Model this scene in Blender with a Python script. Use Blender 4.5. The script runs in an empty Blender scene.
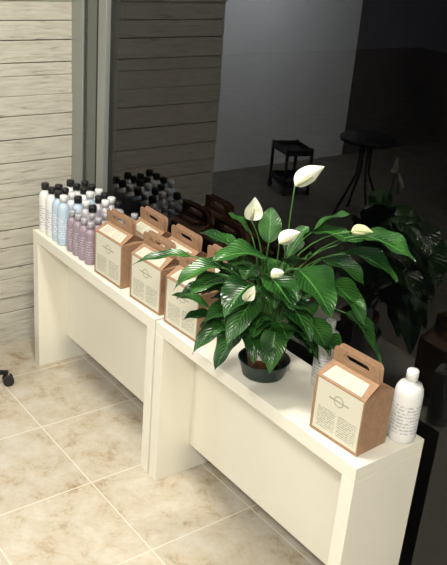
import bpy, bmesh, math, random
from mathutils import Vector, Matrix
random.seed(7)
sc=bpy.context.scene
L,D,H,T=1.055,.29,.70,.05
GY=.325
# ---------------------------------------------------------------- materials
def mat(name,col=(.8,.8,.8),rough=.5,metal=0,noise=None,bump=None,spec=.5,coat=0):
    m=bpy.data.materials.new(name);m.use_nodes=True
    nt=m.node_tree;b=nt.nodes['Principled BSDF']
    b.inputs['Base Color'].default_value=(*col,1);b.inputs['Roughness'].default_value=rough
    b.inputs['Metallic'].default_value=metal;b.inputs['Specular IOR Level'].default_value=spec
    b.inputs['Coat Weight'].default_value=coat
    tc=nt.nodes.new('ShaderNodeTexCoord')
    if noise:
        sc_,amt=noise
        n=nt.nodes.new('ShaderNodeTexNoise');n.inputs['Scale'].default_value=sc_;n.inputs['Detail'].default_value=5
        r=nt.nodes.new('ShaderNodeValToRGB')
        r.color_ramp.elements[0].position=.3;r.color_ramp.elements[1].position=.7
        r.color_ramp.elements[0].color=(*[c*(1-amt) for c in col],1)
        r.color_ramp.elements[1].color=(*[min(1,c*(1+amt)) for c in col],1)
        nt.links.new(tc.outputs['Object'],n.inputs['Vector']);nt.links.new(n.outputs['Fac'],r.inputs['Fac'])
        nt.links.new(r.outputs['Color'],b.inputs['Base Color'])
    if bump:
        n=nt.nodes.new('ShaderNodeTexNoise');n.inputs['Scale'].default_value=bump[0];n.inputs['Detail'].default_value=4
        bp=nt.nodes.new('ShaderNodeBump');bp.inputs['Strength'].default_value=bump[1];bp.inputs['Distance'].default_value=.01
        nt.links.new(tc.outputs['Object'],n.inputs['Vector']);nt.links.new(n.outputs['Fac'],bp.inputs['Height'])
        nt.links.new(bp.outputs['Normal'],b.inputs['Normal'])
    return m
M={}
M['white']=mat('bench_lacquer',(.86,.835,.73),.35,noise=(3,.02))
M['alu']=mat('frame_aluminium',(.36,.38,.36),.4,.5)
M['alud']=mat('frame_grey_green',(.15,.17,.155),.45,.2)
M['seal']=mat('rubber_seal',(.02,.02,.02),.6)
M['kraft']=mat('kraft_board',(.36,.215,.125),.75,noise=(60,.12),bump=(300,.1))
M['bw']=mat('bottle_white',(.82,.83,.82),.3)
M['bb']=mat('bottle_light_blue',(.50,.63,.76),.3)
M['bm']=mat('bottle_mauve',(.34,.27,.33),.3,.1)
M['bs']=mat('bottle_silver',(.50,.49,.53),.3,.2)
M['black']=mat('cap_black',(.012,.012,.014),.35)
M['pot']=mat('pot_dark_green',(.012,.03,.025),.35,noise=(20,.3))
M['terra']=mat('pot_terracotta',(.30,.115,.05),.75,noise=(40,.2))
M['soil']=mat('soil',(.03,.018,.01),.95,noise=(60,.5),bump=(120,1))
M['stem']=mat('plant_stem',(.06,.18,.035),.45)
M['spathe']=mat('spathe_white',(.80,.84,.70),.5)
M['spathey']=mat('spathe_greenish',(.62,.70,.36),.5)
M['spadix']=mat('spadix_cream',(.72,.70,.42),.7,bump=(400,1))
M['tag']=mat('plastic_white',(.8,.8,.78),.4)
M['dark']=mat('leather_black',(.02,.02,.022),.4)
M['chrome']=mat('chrome',(.6,.6,.6),.2,1)
M['plaster']=mat('plaster_white',(.80,.81,.82),.8,noise=(3,.04))
M['char']=mat('plaster_charcoal',(.11,.095,.09),.8,noise=(2,.3))
M['ceil']=mat('ceiling_paint',(.8,.8,.76),.9,noise=(3,.02))
M['asphalt']=mat('outside_pavement',(.05,.045,.045),.9,noise=(8,.3))
def textmat(name,bg,ink,rows,dens,amt):
    m=bpy.data.materials.new(name);m.use_nodes=True;nt=m.node_tree;b=nt.nodes['Principled BSDF']
    tc=nt.nodes.new('ShaderNodeTexCoord');sep=nt.nodes.new('ShaderNodeSeparateXYZ');nt.links.new(tc.outputs['Object'],sep.inputs[0])
    mu=nt.nodes.new('ShaderNodeMath');mu.operation='MULTIPLY';mu.inputs[1].default_value=rows;nt.links.new(sep.outputs[2],mu.inputs[0])
    fr=nt.nodes.new('ShaderNodeMath');fr.operation='FRACT';nt.links.new(mu.outputs[0],fr.inputs[0])
    lt=nt.nodes.new('ShaderNodeMath');lt.operation='LESS_THAN';lt.inputs[1].default_value=.45;nt.links.new(fr.outputs[0],lt.inputs[0])
    n=nt.nodes.new('ShaderNodeTexNoise');n.inputs['Scale'].default_value=dens;nt.links.new(tc.outputs['Object'],n.inputs['Vector'])
    gt=nt.nodes.new('ShaderNodeMath');gt.operation='GREATER_THAN';gt.inputs[1].default_value=.47;nt.links.new(n.outputs['Fac'],gt.inputs[0])
    m2=nt.nodes.new('ShaderNodeMath');m2.operation='MULTIPLY';nt.links.new(lt.outputs[0],m2.inputs[0]);nt.links.new(gt.outputs[0],m2.inputs[1])
    m3=nt.nodes.new('ShaderNodeMath');m3.operation='MULTIPLY';nt.links.new(m2.outputs[0],m3.inputs[0]);m3.inputs[1].default_value=amt
    mx=nt.nodes.new('ShaderNodeMix');mx.data_type='RGBA';nt.links.new(m3.outputs[0],mx.inputs[0])
    mx.inputs[6].default_value=(*bg,1);mx.inputs[7].default_value=(*ink,1);nt.links.new(mx.outputs[2],b.inputs['Base Color']);b.inputs['Roughness'].default_value=.35
    return m
M['txw']=textmat('bottle_print_white',(.80,.81,.80),(.25,.28,.34),90,140,.6)
M['txm']=textmat('bottle_print_mauve',(.30,.23,.30),(.75,.72,.74),90,140,.5)
M['txb']=textmat('bottle_print_blue',(.50,.63,.76),(.9,.92,.95),90,140,.8)
def leafmat():
    m=bpy.data.materials.new('leaf_glossy');m.use_nodes=True;nt=m.node_tree;b=nt.nodes['Principled BSDF']
    uv=nt.nodes.new('ShaderNodeUVMap')
    sep=nt.nodes.new('ShaderNodeSeparateXYZ');nt.links.new(uv.outputs['UV'],sep.inputs[0])
    ax=nt.nodes.new('ShaderNodeMath');ax.operation='SUBTRACT';nt.links.new(sep.outputs[0],ax.inputs[0]);ax.inputs[1].default_value=.5
    ab=nt.nodes.new('ShaderNodeMath');ab.operation='ABSOLUTE';nt.links.new(ax.outputs[0],ab.inputs[0])
    mu=nt.nodes.new('ShaderNodeMath');mu.operation='MULTIPLY';nt.links.new(ab.outputs[0],mu.inputs[0]);mu.inputs[1].default_value=.55
    su=nt.nodes.new('ShaderNodeMath');su.operation='SUBTRACT';nt.links.new(sep.outputs[1],su.inputs[0]);nt.links.new(mu.outputs[0],su.inputs[1])
    fr=nt.nodes.new('ShaderNodeMath');fr.operation='MULTIPLY';nt.links.new(su.outputs[0],fr.inputs[0]);fr.inputs[1].default_value=75
    sn=nt.nodes.new('ShaderNodeMath');sn.operation='SINE';nt.links.new(fr.outputs[0],sn.inputs[0])
    bp=nt.nodes.new('ShaderNodeBump');bp.inputs['Strength'].default_value=.3;bp.inputs['Distance'].default_value=.0025
    nt.links.new(sn.outputs[0],bp.inputs['Height']);nt.links.new(bp.outputs['Normal'],b.inputs['Normal'])
    n=nt.nodes.new('ShaderNodeTexNoise');n.inputs['Scale'].default_value=9
    tc=nt.nodes.new('ShaderNodeTexCoord');nt.links.new(tc.outputs['Object'],n.inputs['Vector'])
    r=nt.nodes.new('ShaderNodeValToRGB');r.color_ramp.elements[0].position=.35;r.color_ramp.elements[1].position=.7
    r.color_ramp.elements[0].color=(.008,.042,.010,1);r.color_ramp.elements[1].color=(.042,.15,.025,1)
    nt.links.new(n.outputs['Fac'],r.inputs['Fac'])
    lt=nt.nodes.new('ShaderNodeMath');lt.operation='LESS_THAN';nt.links.new(ab.outputs[0],lt.inputs[0]);lt.inputs[1].default_value=.025
    mx=nt.nodes.new('ShaderNodeMix');mx.data_type='RGBA'
    nt.links.new(lt.outputs[0],mx.inputs[0]);nt.links.new(r.outputs['Color'],mx.inputs[6]);mx.inputs[7].default_value=(.08,.24,.05,1)
    nt.links.new(mx.outputs[2],b.inputs['Base Color'])
    b.inputs['Roughness'].default_value=.27
    return m
M['leaf']=leafmat()
def floormat(name='travertine_tile',k=1.0,grout=(.74,.70,.62,1)):
    m=bpy.data.materials.new(name);m.use_nodes=True;nt=m.node_tree;b=nt.nodes['Principled BSDF']
    tc=nt.nodes.new('ShaderNodeTexCoord')
    mp=nt.nodes.new('ShaderNodeMapping');mp.inputs['Location'].default_value=(.07+.45*20,.22+.45*20,0)
    nt.links.new(tc.outputs['Object'],mp.inputs[0])
    br=nt.nodes.new('ShaderNodeTexBrick');br.offset=0;br.inputs['Scale'].default_value=1
    br.inputs['Brick Width'].default_value=.45;br.inputs['Row Height'].default_value=.45
    br.inputs['Mortar Size'].default_value=.0028;br.inputs['Mortar Smooth'].default_value=.3
    br.inputs['Color1'].default_value=(.88,.88,.88,1);br.inputs['Color2'].default_value=(1,1,1,1);br.inputs['Mortar'].default_value=(1,1,1,1)
    nt.links.new(mp.outputs[0],br.inputs['Vector'])
    n1=nt.nodes.new('ShaderNodeTexNoise');n1.inputs['Scale'].default_value=7;n1.inputs['Detail'].default_value=12;n1.inputs['Roughness'].default_value=.75;n1.inputs['Distortion'].default_value=.25
    nt.links.new(tc.outputs['Object'],n1.inputs['Vector'])
    r=nt.nodes.new('ShaderNodeValToRGB');e=r.color_ramp.elements
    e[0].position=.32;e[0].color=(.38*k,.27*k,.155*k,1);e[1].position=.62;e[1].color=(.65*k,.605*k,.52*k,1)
    x=e.new(.46);x.color=(.57*k,.50*k,.39*k,1)
    nt.links.new(n1.outputs['Fac'],r.inputs['Fac'])
    mu=nt.nodes.new('ShaderNodeMix');mu.data_type='RGBA';mu.blend_type='MULTIPLY';mu.inputs[0].default_value=1
    nt.links.new(r.outputs['Color'],mu.inputs[6]);nt.links.new(br.outputs['Color'],mu.inputs[7])
    mx=nt.nodes.new('ShaderNodeMix');mx.data_type='RGBA'
    nt.links.new(br.outputs['Fac'],mx.inputs[0]);nt.links.new(mu.outputs[2],mx.inputs[6]);mx.inputs[7].default_value=grout
    nt.links.new(mx.outputs[2],b.inputs['Base Color'])
    b.inputs['Roughness'].default_value=.27
    bp=nt.nodes.new('ShaderNodeBump');bp.inputs['Strength'].default_value=.12;bp.inputs['Distance'].default_value=.003;nt.links.new(n1.outputs['Fac'],bp.inputs['Height'])
    nt.links.new(bp.outputs['Normal'],b.inputs['Normal'])
    return m
M['floor']=floormat()
M['floord']=floormat('reflection_dimming_tile',.30,(.10,.085,.075,1))  # invented dark brown tile for the unseen floor, dims its reflection in the glass
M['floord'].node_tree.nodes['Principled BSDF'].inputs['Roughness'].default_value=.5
def boardmat():
    m=bpy.data.materials.new('board_formed_concrete');m.use_nodes=True;nt=m.node_tree;b=nt.nodes['Principled BSDF']
    tc=nt.nodes.new('ShaderNodeTexCoord');mp=nt.nodes.new('ShaderNodeMapping');mp.inputs['Scale'].default_value=(1,3,22)
    nt.links.new(tc.outputs['Object'],mp.inputs[0])
    n=nt.nodes.new('ShaderNodeTexNoise');n.inputs['Scale'].default_value=3;n.inputs['Detail'].default_value=9;n.inputs['Distortion'].default_value=.5
    nt.links.new(mp.outputs[0],n.inputs['Vector'])
    r=nt.nodes.new('ShaderNodeValToRGB');e=r.color_ramp.elements
    e[0].position=.26;e[0].color=(.27,.25,.21,1);e[1].position=.60;e[1].color=(.60,.575,.50,1)
    x=e.new(.38);x.color=(.51,.485,.42,1)
    nt.links.new(n.outputs['Fac'],r.inputs['Fac']);nt.links.new(r.outputs['Color'],b.inputs['Base Color'])
    bp=nt.nodes.new('ShaderNodeBump');bp.inputs['Strength'].default_value=.7;bp.inputs['Distance'].default_value=.006
    nt.links.new(n.outputs['Fac'],bp.inputs['Height']);nt.links.new(bp.outputs['Normal'],b.inputs['Normal'])
    b.inputs['Roughness'].default_value=.85
    return m
M['board']=boardmat()
M['gap']=mat('board_joint',(.14,.125,.10),.9)
def glassmat():
    m=bpy.data.materials.new('window_glass');m.use_nodes=True;nt=m.node_tree
    for n in list(nt.nodes): nt.nodes.remove(n)
    o=nt.nodes.new('ShaderNodeOutputMaterial');mx=nt.nodes.new('ShaderNodeMixShader')
    g=nt.nodes.new('ShaderNodeBsdfGlossy');g.inputs['Roughness'].default_value=.0
    t=nt.nodes.new('ShaderNodeBsdfTransparent');t.inputs['Color'].default_value=(.55,.58,.58,1)
    lw=nt.nodes.new('ShaderNodeFresnel');lw.inputs['IOR'].default_value=1.5
    mu=nt.nodes.new('ShaderNodeMath');mu.operation='MULTIPLY';mu.inputs[1].default_value=1.4;mu.use_clamp=True
    nt.links.new(lw.outputs[0],mu.inputs[0]);nt.links.new(mu.outputs[0],mx.inputs[0])
    nt.links.new(t.outputs[0],mx.inputs[1]);nt.links.new(g.outputs[0],mx.inputs[2]);nt.links.new(mx.outputs[0],o.inputs[0])
    return m
M['glass']=glassmat()
def labelmat():
    m=bpy.data.materials.new('printed_label');m.use_nodes=True;nt=m.node_tree;b=nt.nodes['Principled BSDF']
    uv=nt.nodes.new('ShaderNodeUVMap');sep=nt.nodes.new('ShaderNodeSeparateXYZ');nt.links.new(uv.outputs[0],sep.inputs[0])
    def math_(op,a,bv=None,c=None):
        n=nt.nodes.new('ShaderNodeMath');n.operation=op
        for i,v in enumerate((a,bv)):
            if v is None: continue
            if isinstance(v,(int,float)): n.inputs[i].default_value=v
            else: nt.links.new(v,n.inputs[i])
        return n.outputs[0]
    U,V=sep.outputs[0],sep.outputs[1]
    rows=math_('LESS_THAN',math_('FRACT',math_('MULTIPLY',V,24)),.5)
    mp=nt.nodes.new('ShaderNodeMapping');mp.inputs['Scale'].default_value=(30,24,1)
    nt.links.new(uv.outputs[0],mp.inputs[0])
    wn=nt.nodes.new('ShaderNodeTexNoise');wn.inputs['Scale'].default_value=1;nt.links.new(mp.outputs[0],wn.inputs['Vector'])
    words=math_('GREATER_THAN',wn.outputs['Fac'],.44)
    col=math_('MULTIPLY',math_('GREATER_THAN',math_('ABSOLUTE',math_('SUBTRACT',U,.5)),.03),math_('LESS_THAN',math_('ABSOLUTE',math_('SUBTRACT',U,.5)),.43))
    vz=math_('MULTIPLY',math_('GREATER_THAN',V,.06),math_('LESS_THAN',V,.50))
    txt=math_('MULTIPLY',math_('MULTIPLY',rows,words),math_('MULTIPLY',col,vz))
    du=math_('MULTIPLY',math_('SUBTRACT',U,.5),1.0);dv=math_('MULTIPLY',math_('SUBTRACT',V,.74),1.05)
    dd=math_('SQRT',math_('ADD',math_('MULTIPLY',du,du),math_('MULTIPLY',dv,dv)))
    ring=math_('LESS_THAN',math_('ABSOLUTE',math_('SUBTRACT',dd,.1)),.011)
    bar=math_('MULTIPLY',math_('LESS_THAN',math_('ABSOLUTE',math_('SUBTRACT',V,.74)),.015),math_('LESS_THAN',math_('ABSOLUTE',math_('SUBTRACT',U,.5)),.22))
    ink=math_('MAXIMUM',txt,math_('MAXIMUM',ring,bar))
    mx=nt.nodes.new('ShaderNodeMix');mx.data_type='RGBA'
    nt.links.new(math_('MULTIPLY',ink,.65),mx.inputs[0]);mx.inputs[6].default_value=(.68,.66,.54,1);mx.inputs[7].default_value=(.20,.19,.16,1)
    nt.links.new(mx.outputs[2],b.inputs['Base Color']);b.inputs['Roughness'].default_value=.6
    return m
M['label']=labelmat()
# ---------------------------------------------------------------- helpers
def obj(name,bm,mats,parent=None,smooth=False,loc=None):
    me=bpy.data.meshes.new(name);bm.normal_update();bm.to_mesh(me);bm.free()
    for m in mats: me.materials.append(M[m])
    o=bpy.data.objects.new(name,me);sc.collection.objects.link(o)
    if smooth:
        for p in me.polygons:p.use_smooth=True
    if loc:o.location=loc
    if parent:o.parent=parent
    return o
def empty(name,loc=(0,0,0),rz=0):
    e=bpy.data.objects.new(name,None);sc.collection.objects.link(e);e.location=loc;e.rotation_euler=(0,0,rz);e.empty_display_size=.1
    return e
def abox(bm,a,b,mi=0):
    vs=[bm.verts.new((x,y,z)) for z in (a[2],b[2]) for y in (a[1],b[1]) for x in (a[0],b[0])]
    for f in ((0,2,3,1),(4,5,7,6),(0,1,5,4),(2,6,7,3),(0,4,6,2),(1,3,7,5)):
        fc=bm.faces.new([vs[i] for i in f]);fc.material_index=mi
def box(name,a,b,m,parent=None,bev=0,loc=None):
    bm=bmesh.new();abox(bm,a,b);o=obj(name,bm,[m],parent,loc=loc)
    if bev:
        md=o.modifiers.new('b','BEVEL');md.width=bev;md.segments=2;md.limit_method='ANGLE'
    return o
def lathe(bm,prof,n=24,mi=0,c=(0,0,0),cap=True):
    rings=[]
    for r,z,*mm in prof:
        rings.append([bm.verts.new((c[0]+r*math.cos(2*math.pi*i/n),c[1]+r*math.sin(2*math.pi*i/n),c[2]+z)) for i in range(n)])
    for k in range(len(rings)-1):
        m_=prof[k+1][2] if len(prof[k+1])>2 else mi
        for i in range(n):
            f=bm.faces.new((rings[k][i],rings[k][(i+1)%n],rings[k+1][(i+1)%n],rings[k+1][i]));f.smooth=True
            a=(i+.5)/n*360
            f.material_index=m_ if m_!=2 or 225<a<360 or a<20 else 0
    if cap:
        f=bm.faces.new(rings[0][::-1]);f=bm.faces.new(rings[-1]);f.material_index=prof[-1][2] if len(prof[-1])>2 else mi
def tube(bm,pts,r0,r1=None,n=8,mi=0):
    r1=r0 if r1 is None else r1
    rings=[]
    for k,p in enumerate(pts):
        d=(pts[min(k+1,len(pts)-1)]-pts[max(k-1,0)]).normalized()
        a=d.orthogonal().normalized() if k==0 else (a_-d*a_.dot(d)).normalized()
        a_=a;b=d.cross(a);r=r0+(r1-r0)*k/(len(pts)-1)
        rings.append([bm.verts.new(p+(a*math.cos(2*math.pi*i/n)+b*math.sin(2*math.pi*i/n))*r) for i in range(n)])
    for k in range(len(rings)-1):
        for i in range(n):
            f=bm.faces.new((rings[k][i],rings[k][(i+1)%n],rings[k+1][(i+1)%n],rings[k+1][i]));f.material_index=mi;f.smooth=True
    f=bm.faces.new(rings[0][::-1]);f.material_index=mi
    f=bm.faces.new(rings[-1]);f.material_index=mi
# ---------------------------------------------------------------- room
XW=-1.29
bm=bmesh.new();abox(bm,(-3.5,-1.12,-.05),(3.3,.40,0),0);abox(bm,(-3.5,-5.3,-.05),(3.3,-1.12,0),1)  # second slab is the added dark zone, out of view
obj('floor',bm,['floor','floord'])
box('ceiling',(-3.5,-5.3,2.9),(3.3,.42,2.95),'ceil')
bm=bmesh.new();abox(bm,(XW-.12,-.55,0),(XW-.012,.32,2.9),1)
z=0
rr=random.Random(3)
while z<2.9:
    h=rr.choice([.075,.09,.1,.11,.085,.06]);off=rr.uniform(-.008,.007)
    abox(bm,(XW-.02,-.555,z),(XW+off,.32,min(2.9,z+h-rr.uniform(.001,.006))),0)
    z+=h
wl=obj('wall_left',bm,['board','gap'])
md=wl.modifiers.new('b','BEVEL');md.width=.002;md.segments=1
box('wall_return',(-3.4,-.60,0),(XW-.12,-.5,2.9),'plaster')
box('wall_side',(-3.5,-3.75,0),(-3.4,-.5,2.9),'plaster')
box('wall_side_dark',(-3.5,-5.3,0),(-3.4,-3.75,2.9),'char')
box('wall_back',(-3.5,-5.3,0),(3.3,-5.2,2.9),'char')
box('wall_right',(3.2,-5.2,0),(3.3,.4,2.9),'plaster')
# window
win=empty('window_1')
bm=bmesh.new()
vs=[bm.verts.new(p) for p in ((-1.18,GY,0.0),(3.2,GY,0.0),(3.2,GY,2.9),(-1.18,GY,2.9))];bm.faces.new(vs)
obj('glass_pane',bm,['glass'],win)
box('frame_post_outer',(-1.30,.318,0),(-1.185,.37,2.9),'alu',win,.003)
box('frame_post_channel',(-1.185,.335,0),(-1.14,.375,2.9),'alud',win,.002)
box('frame_post_mid',(-1.14,.318,0),(-1.04,.37,2.9),'alud',win,.003)
box('frame_post_inner',(-1.01,.300,0),(-.945,.37,2.9),'alu',win,.003)
box('frame_seal',(-1.04,.31,0),(-1.01,.36,2.9),'seal',win)
box('frame_bottom_rail',(-1.30,.30,0),(3.2,.37,.05),'alu',win,.003)
box('frame_top_rail',(-1.30,.30,2.84),(3.2,.37,2.9),'alu',win,.003)
box('ground_outside',(-9,.42,-.15),(8,12,-.02),'asphalt')
# ---------------------------------------------------------------- benches
def bench(x0,dy=0,rz=0):
    e=empty('display_bench',(x0,dy,0),rz);w=L-.006
    bm=bmesh.new()
    abox(bm,(0,0,H-T),(w,D,H));o=obj('top_slab',bm,['white'],e)
    md=o.modifiers.new('b','BEVEL');md.width=.0015;md.segments=2
    for nm,a in (('leg_1',0),('leg_2',w-T)):
        box(nm,(a,0,0),(a+T,D,H-T),'white',e,.0012)
    box('modesty_panel',(T,.155,.13),(w-T,.175,H-T),'white',e,.001)
    return e
bench(-L);bench(.006)
# ---------------------------------------------------------------- gable boxes
def gable(x,y,rz=0,w=.20,d=.12,h=.185,label=True):
    e=empty('gift_carry_box',(x,y,H+.001),rz);th=.0015
    bm=bmesh.new()
    hw,hd=w/2,d/2;rise=.035
    b=[bm.verts.new(p) for p in ((-hw,-hd,0),(hw,-hd,0),(hw,hd,0),(-hw,hd,0))]
    t=[bm.verts.new(p) for p in ((-hw,-hd,h),(hw,-hd,h),(hw,hd,h),(-hw,hd,h))]
    ins=.004
    r=[bm.verts.new((-hw+ins,-.003,h+rise)),bm.verts.new((hw-ins,-.003,h+rise)),bm.verts.new((hw-ins,.003,h+rise)),bm.verts.new((-hw+ins,.003,h+rise))]
    bm.faces.new(b[::-1])
    for i in range(4): bm.faces.new((b[i],b[(i+1)%4],t[(i+1)%4],t[i]))
    bm.faces.new((t[0],t[1],r[1],r[0]));bm.faces.new((t[2],t[3],r[3],r[2]))
    for s,(i0,i1,j0,j1) in ((1,(1,2,1,2)),(-1,(3,0,3,0))):
        m_=bm.verts.new((s*(hw-.03),0,h+.004))
        bm.faces.new((t[i0],t[i1],m_));bm.faces.new((t[i1],r[j1],m_));bm.faces.new((r[j1],r[j0],m_));bm.faces.new((r[j0],t[i0],m_))
    bm.faces.new(r)
    o=obj('box_body',bm,['kraft'],e)
    md=o.modifiers.new('b','BEVEL');md.width=.0015;md.segments=2;md.limit_method='ANGLE'
    for k,yy in enumerate((-.005,.005)):
        cu=bpy.data.curves.new('handle','CURVE');cu.dimensions='2D';cu.fill_mode='BOTH';cu.extrude=.0012
        def poly(pts):
            s=cu.splines.new('POLY');s.points.add(len(pts)-1)
            for i,p in enumerate(pts): s.points[i].co=(p[0],p[1],0,1)
            s.use_cyclic_u=True
        hh=.055;a=hw-ins
        pts=[(-a,0),(a,0)]
        for i in range(7):
            th_=math.pi/2*i/6;pts.append((a-.006-.018+.018*math.cos(th_),hh-.018+.018*math.sin(th_)))
        for i in range(7):
            th_=math.pi/2+math.pi/2*i/6;pts.append((-(a-.024)+.018*math.cos(th_),hh-.018+.018*math.sin(th_)))
        poly(pts)
        hr=.0125;hx=.038;hc=.028
        hole=[]
        for i in range(9):
            th_=-math.pi/2+math.pi*i/8;hole.append((hx+hr*math.cos(th_),hc+hr*math.sin(th_)))
        for i in range(9):
            th_=math.pi/2+math.pi*i/8;hole.append((-hx+hr*math.cos(th_),hc+hr*math.sin(th_)))
        poly(hole)
        co=bpy.data.objects.new('h',cu);sc.collection.objects.link(co)
        dg=bpy.context.evaluated_depsgraph_get();me=bpy.data.meshes.new_from_object(co.evaluated_get(dg))
        bpy.data.objects.remove(co)
        me.materials.clear();me.materials.append(M['kraft'])
        ho=bpy.data.objects.new('handle_%d'%(k+1),me);sc.collection.objects.link(ho);ho.parent=e
        ho.rotation_euler=(math.pi/2+(.14 if k==0 else -.14),0,0);ho.location=(0,yy,h+rise-.001)
    if label:
        yy=-hd-.0008;xs=(-hw+.012,hw-.004)
        bm=bmesh.new();uvl=bm.loops.layers.uv.new('UVMap')
        v=[bm.verts.new(p) for p in ((xs[0],yy,.012),(xs[1],yy,.012),(xs[1],yy,h-.004),(xs[0],yy,h-.004))]
        f=bm.faces.new(v)
        for lp,u in zip(f.loops,((0,0),(1,0),(1,1),(0,1))): lp[uvl].uv=u
        obj('label_front',bm,['label'],e)
        bm=bmesh.new();uvl=bm.loops.layers.uv.new('UVMap')
        nn=Vector((0,-rise,hd)).normalized()*.001
        v=[bm.verts.new(Vector(p)+nn) for p in ((-hw+.02,-hd+.006,h+.0035),(hw-.02,-hd+.006,h+.0035),(hw-.03,-.018,h+rise*.74),(-hw+.03,-.018,h+rise*.74))]
        f=bm.faces.new(v)
        for lp,u in zip(f.loops,((0,.1),(1,.1),(1,.5),(0,.5))): lp[uvl].uv=u
        obj('label_top',bm,['label'],e)
    return e
gable(.915,.098,.06,w=.19,d=.13)
gable(-.40,.080,.03,w=.205)
gable(-.375,.218,-.02)
gable(-.125,.085,.05)
gable(-.14,.219,.0)
gable(.12,.085,.04)
gable(.10,.222,.0)
# ---------------------------------------------------------------- bottles
def bottle(x,y,r=.028,h=.16,body='bw',cap='black',ch=.03,cr=.6,band='txw',name='shampoo_bottle'):
    bm=bmesh.new()
    pr=[(r*.9,0),(r,.004),(r,h*.15)]
    pr+=[(r*1.001,h*.16),(r*1.001,h*.68,2),(r,h*.685),(r,h*.80),(r*.95,h*.88),(r*.78,h*.95),(r*cr*.85,h*.99),(r*cr*.8,h+.004),(r*cr,h+.005,1),(r*cr,h+ch*.9,1),(r*cr*.9,h+ch,1),(r*.1,h+ch,1)]
    lathe(bm,pr,32)
    return obj(name,bm,[body,cap,band],None,loc=(x,y,H+.001))
rr=random.Random(5)
for j,y in enumerate((.045,.11,.175,.24)):
    for i in range(6):
        x=-1.02+i*.064+.012*(j%2)+rr.uniform(-.004,.004)
        if i>=4 and j<1: continue
        body='bw'
        if i==3 or (i==2 and j==0): body='bb'
        if i>=4: body='bs'
        capm='black' if (i+j)%2==0 or i<2 else 'bw'
        bottle(x,y+rr.uniform(-.004,.004),.0285,.185+(.0 if j%2 else .01),body,capm,.032,.62,band={'bw':'txw','bb':'txb','bs':'bs'}[body])
for (x,y) in ((-.75,.045),(-.695,.045),(-.64,.045),(-.585,.045),(-.675,.10),(-.62,.10),(-.565,.102),(-.655,.155),(-.60,.158),(-.545,.16),(-.63,.21),(-.575,.213),(-.52,.215),(-.60,.265),(-.545,.268)):
    bottle(x,y,.0245,.155,'bm' if y<.12 else 'bs','bs',.03,.62,band='txm' if y<.12 else 'bs')
b1=bottle(1.008,.235,.0425,.195,'bw','bw',.036,.42,name='lotion_bottle')
bottle(.655,.24,.040,.20,'bw','bw',.034,.42,name='lotion_bottle')
# ---------------------------------------------------------------- plant
PX,PY=.505,.105
plant=empty('potted_peace_lily',(PX,PY,H+.001))
bm=bmesh.new()
lathe(bm,[(.058,0),(.07,.004),(.083,.055),(.088,.06),(.084,.062),(.078,.056),(.066,.012),(.01,.010)],36)
obj('planter_dish',bm,['pot'],plant)
bm=bmesh.new()
lathe(bm,[(.045,.013),(.050,.02),(.064,.10),(.070,.102),(.070,.125),(.064,.126),(.062,.110),(.01,.110)],32)
obj('nursery_pot',bm,['terra'],plant)
bm=bmesh.new();lathe(bm,[(.061,.108),(.05,.115),(.02,.118),(.003,.118)],24);obj('soil',bm,['soil'],plant)
R_=Vector((math.cos(.93),math.sin(.93),0));T_=Vector((math.sin(.93),-math.cos(.93),0));U_=Vector((0,0,1));C0=Vector((0,0,.115))
bm=bmesh.new();abox(bm,(-.011,-.0006,0),(.011,.0006,.06))
tg=obj('plant_tag',bm,['tag'],plant,loc=tuple(T_*.068+R_*-.025+U_*.085));tg.rotation_euler=(-.15,.1,.93)
def W(r,u,t):
    p=C0+R_*r+U_*u+T_*t
    lim=GY-.035-PY
    if p.y>lim: p.y=lim
    return p
lb=bmesh.new();luv=lb.loops.layers.uv.new('UVMap');sb=bmesh.new()
def bez(a,b,c,s): return a*(1-s)**2+b*2*s*(1-s)+c*s*s
def blade(bmx,uvl,P1,P2,w,droop=.25,fold=.25,wav=.05,side=None,n=14,m=6,cup=0,rise=.3):
    ln=(P2-P1).length
    ctrl=(P1+P2)/2+U_*ln*rise
    end=P2
    d0=(P2-P1).normalized()
    if side is None:
        side=d0.cross(U_)
        if side.length<.2: side=R_.copy()
        side.normalize()
    ph=random.uniform(0,6)
    grid=[]
    for k in range(n+1):
        s=k/n
        p=bez(P1,ctrl,end,s)
        tan=(bez(P1,ctrl,end,min(1,s+.02))-bez(P1,ctrl,end,max(0,s-.02))).normalized()
        sd=(side-tan*side.dot(tan)).normalized();nr=sd.cross(tan)
        if nr.z<0 and not cup: nr=-nr
        prof=(math.sin(math.pi*min(1,s**.75))**.85)*(1-.25*s) if s>0 else 0
        ww=w*.5*prof*1.12+.0008
        row=[]
        for j in range(m+1):
            a=j/m*2-1
            off=nr*(abs(a)*fold*ww + wav*w*math.sin(s*13+ph+(2 if a>0 else 0))*a*a + cup*ww*a*a)
            row.append(bmx.verts.new(p+sd*a*ww+off))
        grid.append(row)
    for k in range(n):
        for j in range(m):
            f=bmx.faces.new((grid[k][j],grid[k][j+1],grid[k+1][j+1],grid[k+1][j]));f.smooth=True
            if uvl:
                for lp,(jj,kk) in zip(f.loops,((j,k),(j+1,k),(j+1,k+1),(j,k+1))): lp[uvl].uv=(jj/m,kk/n)
def stem(P1,r=.0028,base=None,col=0,bow=.35):
    a=base or Vector((random.uniform(-.03,.03),random.uniform(-.03,.03),.112))
    c=a+U_*((P1-a).length*.6)+(P1-a)*.15
    tube(sb,[bez(a,c,P1,i/10) for i in range(11)],r*1.3,r*.8,6,0)
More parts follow.
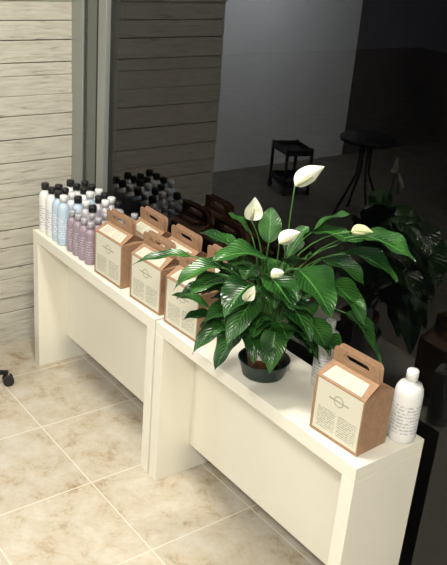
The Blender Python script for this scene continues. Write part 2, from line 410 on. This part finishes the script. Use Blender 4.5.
LV=[((-.265,.31,.05),(-.44,.29,.10),.06),((-.11,.31,0),(-.245,.37,0),.105),((-.03,.33,.08),(-.20,.335,.15),.13),
((-.05,.175,.1),(-.215,.155,.2),.11),((-.09,.11,.1),(-.165,-.03,.15),.10),((.055,.335,.15),(.16,.23,.25),.155),
((.24,.445,.12),(.395,.405,.2),.13),((.085,.365,0),(.205,.485,.05),.11),((.2,.375,.1),(.345,.335,.2),.105),
((.22,.20,.15),(.34,.05,.2),.09),((.105,.165,.15),(.175,.085,.22),.10),((-.075,.275,.15),(-.155,.205,.25),.12),
((-.155,.22,.1),(-.3,.21,.15),.09),((.01,.13,.15),(0,.01,.22),.08),((.08,.10,.12),(.16,.02,.15),.075),
((-.03,.29,.1),(.05,.23,.22),.12),((-.03,.37,.05),(-.03,.47,0),.07),((.13,.24,.05),(.27,.23,.18),.10),
((.02,.22,.12),(.11,.14,.24),.11),((-.1,.2,.02),(-.2,.24,-.05),.09),((.04,.3,-.02),(.1,.4,-.05),.10),((-.06,.14,.1),(-.05,.03,.2),.085),
((.14,.33,.05),(.26,.30,.15),.11),((.16,.28,.1),(.28,.17,.2),.10),((.1,.42,.05),(.24,.40,.12),.095),((-.08,.37,.0),(-.16,.44,.0),.08),
((-.14,.26,.08),(-.26,.25,.2),.10),((-.12,.16,.12),(-.24,.05,.2),.09),((-.17,.30,.1),(-.31,.25,.18),.08),((-.06,.24,.16),(-.14,.12,.26),.10),((.17,.40,.1),(.31,.43,.15),.09)]
for a,b,w in LV:
    P1,P2=W(*a),W(*b);stem(P1)
    blade(lb,luv,P1,P2,w,fold=random.uniform(.15,.4),rise=random.uniform(.12,.3))
for i in range(48):
    an=random.uniform(0,2*math.pi);el=random.uniform(.15,1.25);rad=random.uniform(.1,.2)
    r_=math.cos(an)*math.cos(el);t_=math.sin(an)*math.cos(el)*.8+.15;u_=math.sin(el)
    P1=W(r_*rad,.05+u_*rad*1.5,t_*rad)
    q=rad+random.uniform(.09,.14)
    P2=W(r_*q,.05+u_*rad*1.5+random.uniform(-.06,.05),t_*q)
    if (P2-P1).length<.05: continue
    if P2.z<.27 and (P2-Vector((.15,.135,P2.z))).length<.09: continue
    stem(P1,.0022);blade(lb,luv,P1,P2,random.uniform(.065,.105),fold=random.uniform(.15,.45),rise=random.uniform(.1,.3))
# flowers
fb=bmesh.new();db=bmesh.new()
for a,b,w,g in (((-.09,.44,.05),(-.085,.515,.05),.055,0),((.03,.56,.05),(.11,.625,.05),.055,0),((-.005,.40,.12),(.055,.44,.12),.045,0),
              ((-.025,.32,.19),(.01,.345,.21),.032,0),((-.10,.26,.24),(-.075,.31,.24),.035,0),((.20,.46,.14),(.26,.47,.16),.035,1)):
    P1,P2=W(*a),W(*b);stem(P1,.0024)
    n0=len(fb.faces)
    blade(fb,None,P1,P2,w,fold=.1,wav=.04,side=(R_*.8-T_*.1+U_*.3 if abs(a[0]-b[0])<.03 else (U_*.8-R_*.5)).normalized(),cup=.5,rise=.05)
    fb.faces.ensure_lookup_table()
    for f in fb.faces[n0:]: f.material_index=g
    dvec=(P2-P1)
    q0=P1+dvec*.08+T_*.008;tube(db,[q0,q0+dvec*.25+T_*.004,q0+dvec*.5+T_*.006],.005,.0035,8)
obj('leaves',lb,['leaf'],plant);obj('stems',sb,['stem'],plant);obj('flower_spathes',fb,['spathe','spathey'],plant);obj('flower_spadices',db,['spadix'],plant)
# ---------------------------------------------------------------- salon furniture (out of frame / reflected)
def wheel_stool(x,y,rot0):
    e=empty('rolling_stool',(x,y,0));bm=bmesh.new()
    for k in range(5):
        a=rot0+k*2*math.pi/5;d=Vector((math.cos(a),math.sin(a),0))
        tube(bm,[Vector((0,0,.10)),d*.15+Vector((0,0,.085)),d*.28+Vector((0,0,.065))],.018,.012,8,0)
    tube(bm,[Vector((0,0,.08)),Vector((0,0,.46))],.022,.018,12,1)
    obj('star_base',bm,['dark','chrome'],e)
    for k in range(5):
        a=rot0+k*2*math.pi/5;d=Vector((math.cos(a),math.sin(a),0));s=Vector((-d.y,d.x,0));bm=bmesh.new()
        for sg in (-1,1):
            c=d*.28+s*.013*sg+Vector((0,0,.026));tube(bm,[c-s*.008,c+s*.008],.0255,.0255,20,0)
        tube(bm,[d*.28+Vector((0,0,.03)),d*.28+Vector((0,0,.075))],.008,.008,8,1)
        obj('caster_%d'%(k+1),bm,['black','chrome'],e)
    bm=bmesh.new();lathe(bm,[(.12,.45),(.17,.46),(.18,.49),(.175,.52),(.15,.535),(.01,.54)],32);obj('seat',bm,['dark'],e)
wheel_stool(-.99,-.47,math.radians(75))
e=empty('round_side_table',(-1.97,-2.52,0));bm=bmesh.new()
lathe(bm,[(.19,.60),(.21,.605),(.21,.635),(.20,.64),(.01,.64)],32);obj('table_top',bm,['dark'],e)
bm=bmesh.new()
for k in range(4):
    a=k*math.pi/2+.4;d=Vector((math.cos(a),math.sin(a),0));tube(bm,[d*.04+Vector((0,0,.61)),d*.05+Vector((0,0,.35)),d*.2+Vector((0,0,.008))],.010,.010,8)
obj('legs',bm,['dark'],e)
e=empty('salon_trolley',(-2.72,-2.45,0),.3)
for k in range(4):
    sx=(-1,1)[k%2];sy=(-1,1)[k//2]
    box('post_%d'%(k+1),(sx*.15-.01,sy*.11-.01,.05),(sx*.15+.01,sy*.11+.01,.40),'dark',e)
    bm=bmesh.new();c=Vector((sx*.15,sy*.11,.026));tube(bm,[c-Vector((0,.01,0)),c+Vector((0,.01,0))],.026,.026,16);obj('wheel_%d'%(k+1),bm,['black'],e)
for k,zz in enumerate((.08,.34)):
    bm=bmesh.new();abox(bm,(-.16,-.12,zz),(.16,.12,zz+.01))
    for a,b in (((-.16,-.12),(.16,-.11)),((-.16,.11),(.16,.12)),((-.16,-.12),(-.15,.12)),((.15,-.12),(.16,.12))): abox(bm,(a[0],a[1],zz),(b[0],b[1],zz+.05))
    obj('tray_%d'%(k+1),bm,['dark'],e)
def salon_chair(x,y,rz):
    e=empty('salon_chair',(x,y,0),rz)
    bm=bmesh.new();lathe(bm,[(.26,0),(.26,.015),(.05,.04),(.035,.06),(.035,.40)],32);obj('pedestal',bm,['chrome'],e)
    box('seat',(-.25,-.25,.40),(.25,.25,.52),'dark',e,.03)
    box('backrest',(-.24,.20,.54),(.24,.29,1.05),'dark',e,.04)
    box('arm_1',(-.32,-.2,.60),(-.26,.22,.65),'dark',e,.015);box('arm_2',(.26,-.2,.60),(.32,.22,.65),'dark',e,.015)
    box('arm_support_1',(-.30,-.02,.45),(-.252,.02,.60),'chrome',e,.004);box('arm_support_2',(.252,-.02,.45),(.30,.02,.60),'chrome',e,.004)
salon_chair(-1.55,-3.5,2.7)
# ---------------------------------------------------------------- lights
def area(name,loc,size,power,col,target=None,spread=180):
    l=bpy.data.lights.new(name,'AREA');l.energy=power;l.color=col;l.size=size;l.spread=math.radians(spread)
    o=bpy.data.objects.new(name,l);sc.collection.objects.link(o);o.location=loc
    if target: o.rotation_euler=(Vector(target)-Vector(loc)).to_track_quat('-Z','Y').to_euler()
    return o
area('ceiling_light_1',(.35,-.45,2.86),.3,44,(1,.95,.84))
area('ceiling_light_2',(2.4,-1.9,2.86),.4,92,(1,.95,.85))
area('ceiling_light_3',(-.3,-2.3,2.86),.4,48,(1,.95,.85))
area('added_wall_fill',(-2.3,-2.3,2.8),.3,42,(.93,.97,1),(-3.4,-2.6,1.4),100)  # added lamp, brightens the side wall that the glass reflects
w=bpy.data.worlds.new('night_sky');sc.world=w;w.use_nodes=True
w.node_tree.nodes['Background'].inputs[0].default_value=(.02,.022,.03,1);w.node_tree.nodes['Background'].inputs[1].default_value=.3
# ---------------------------------------------------------------- camera
cam=bpy.data.cameras.new('camera');co=bpy.data.objects.new('camera',cam);sc.collection.objects.link(co)
co.location=(2.31698,-1.54446,2.09586);co.rotation_euler=(1.15526,-.07705,.93013);co.rotation_mode='XYZ'
cam.sensor_fit='VERTICAL';cam.sensor_height=24;cam.lens=832.812/565*24
cam.clip_start=.05
sc.camera=co
sc.view_settings.view_transform='Standard'
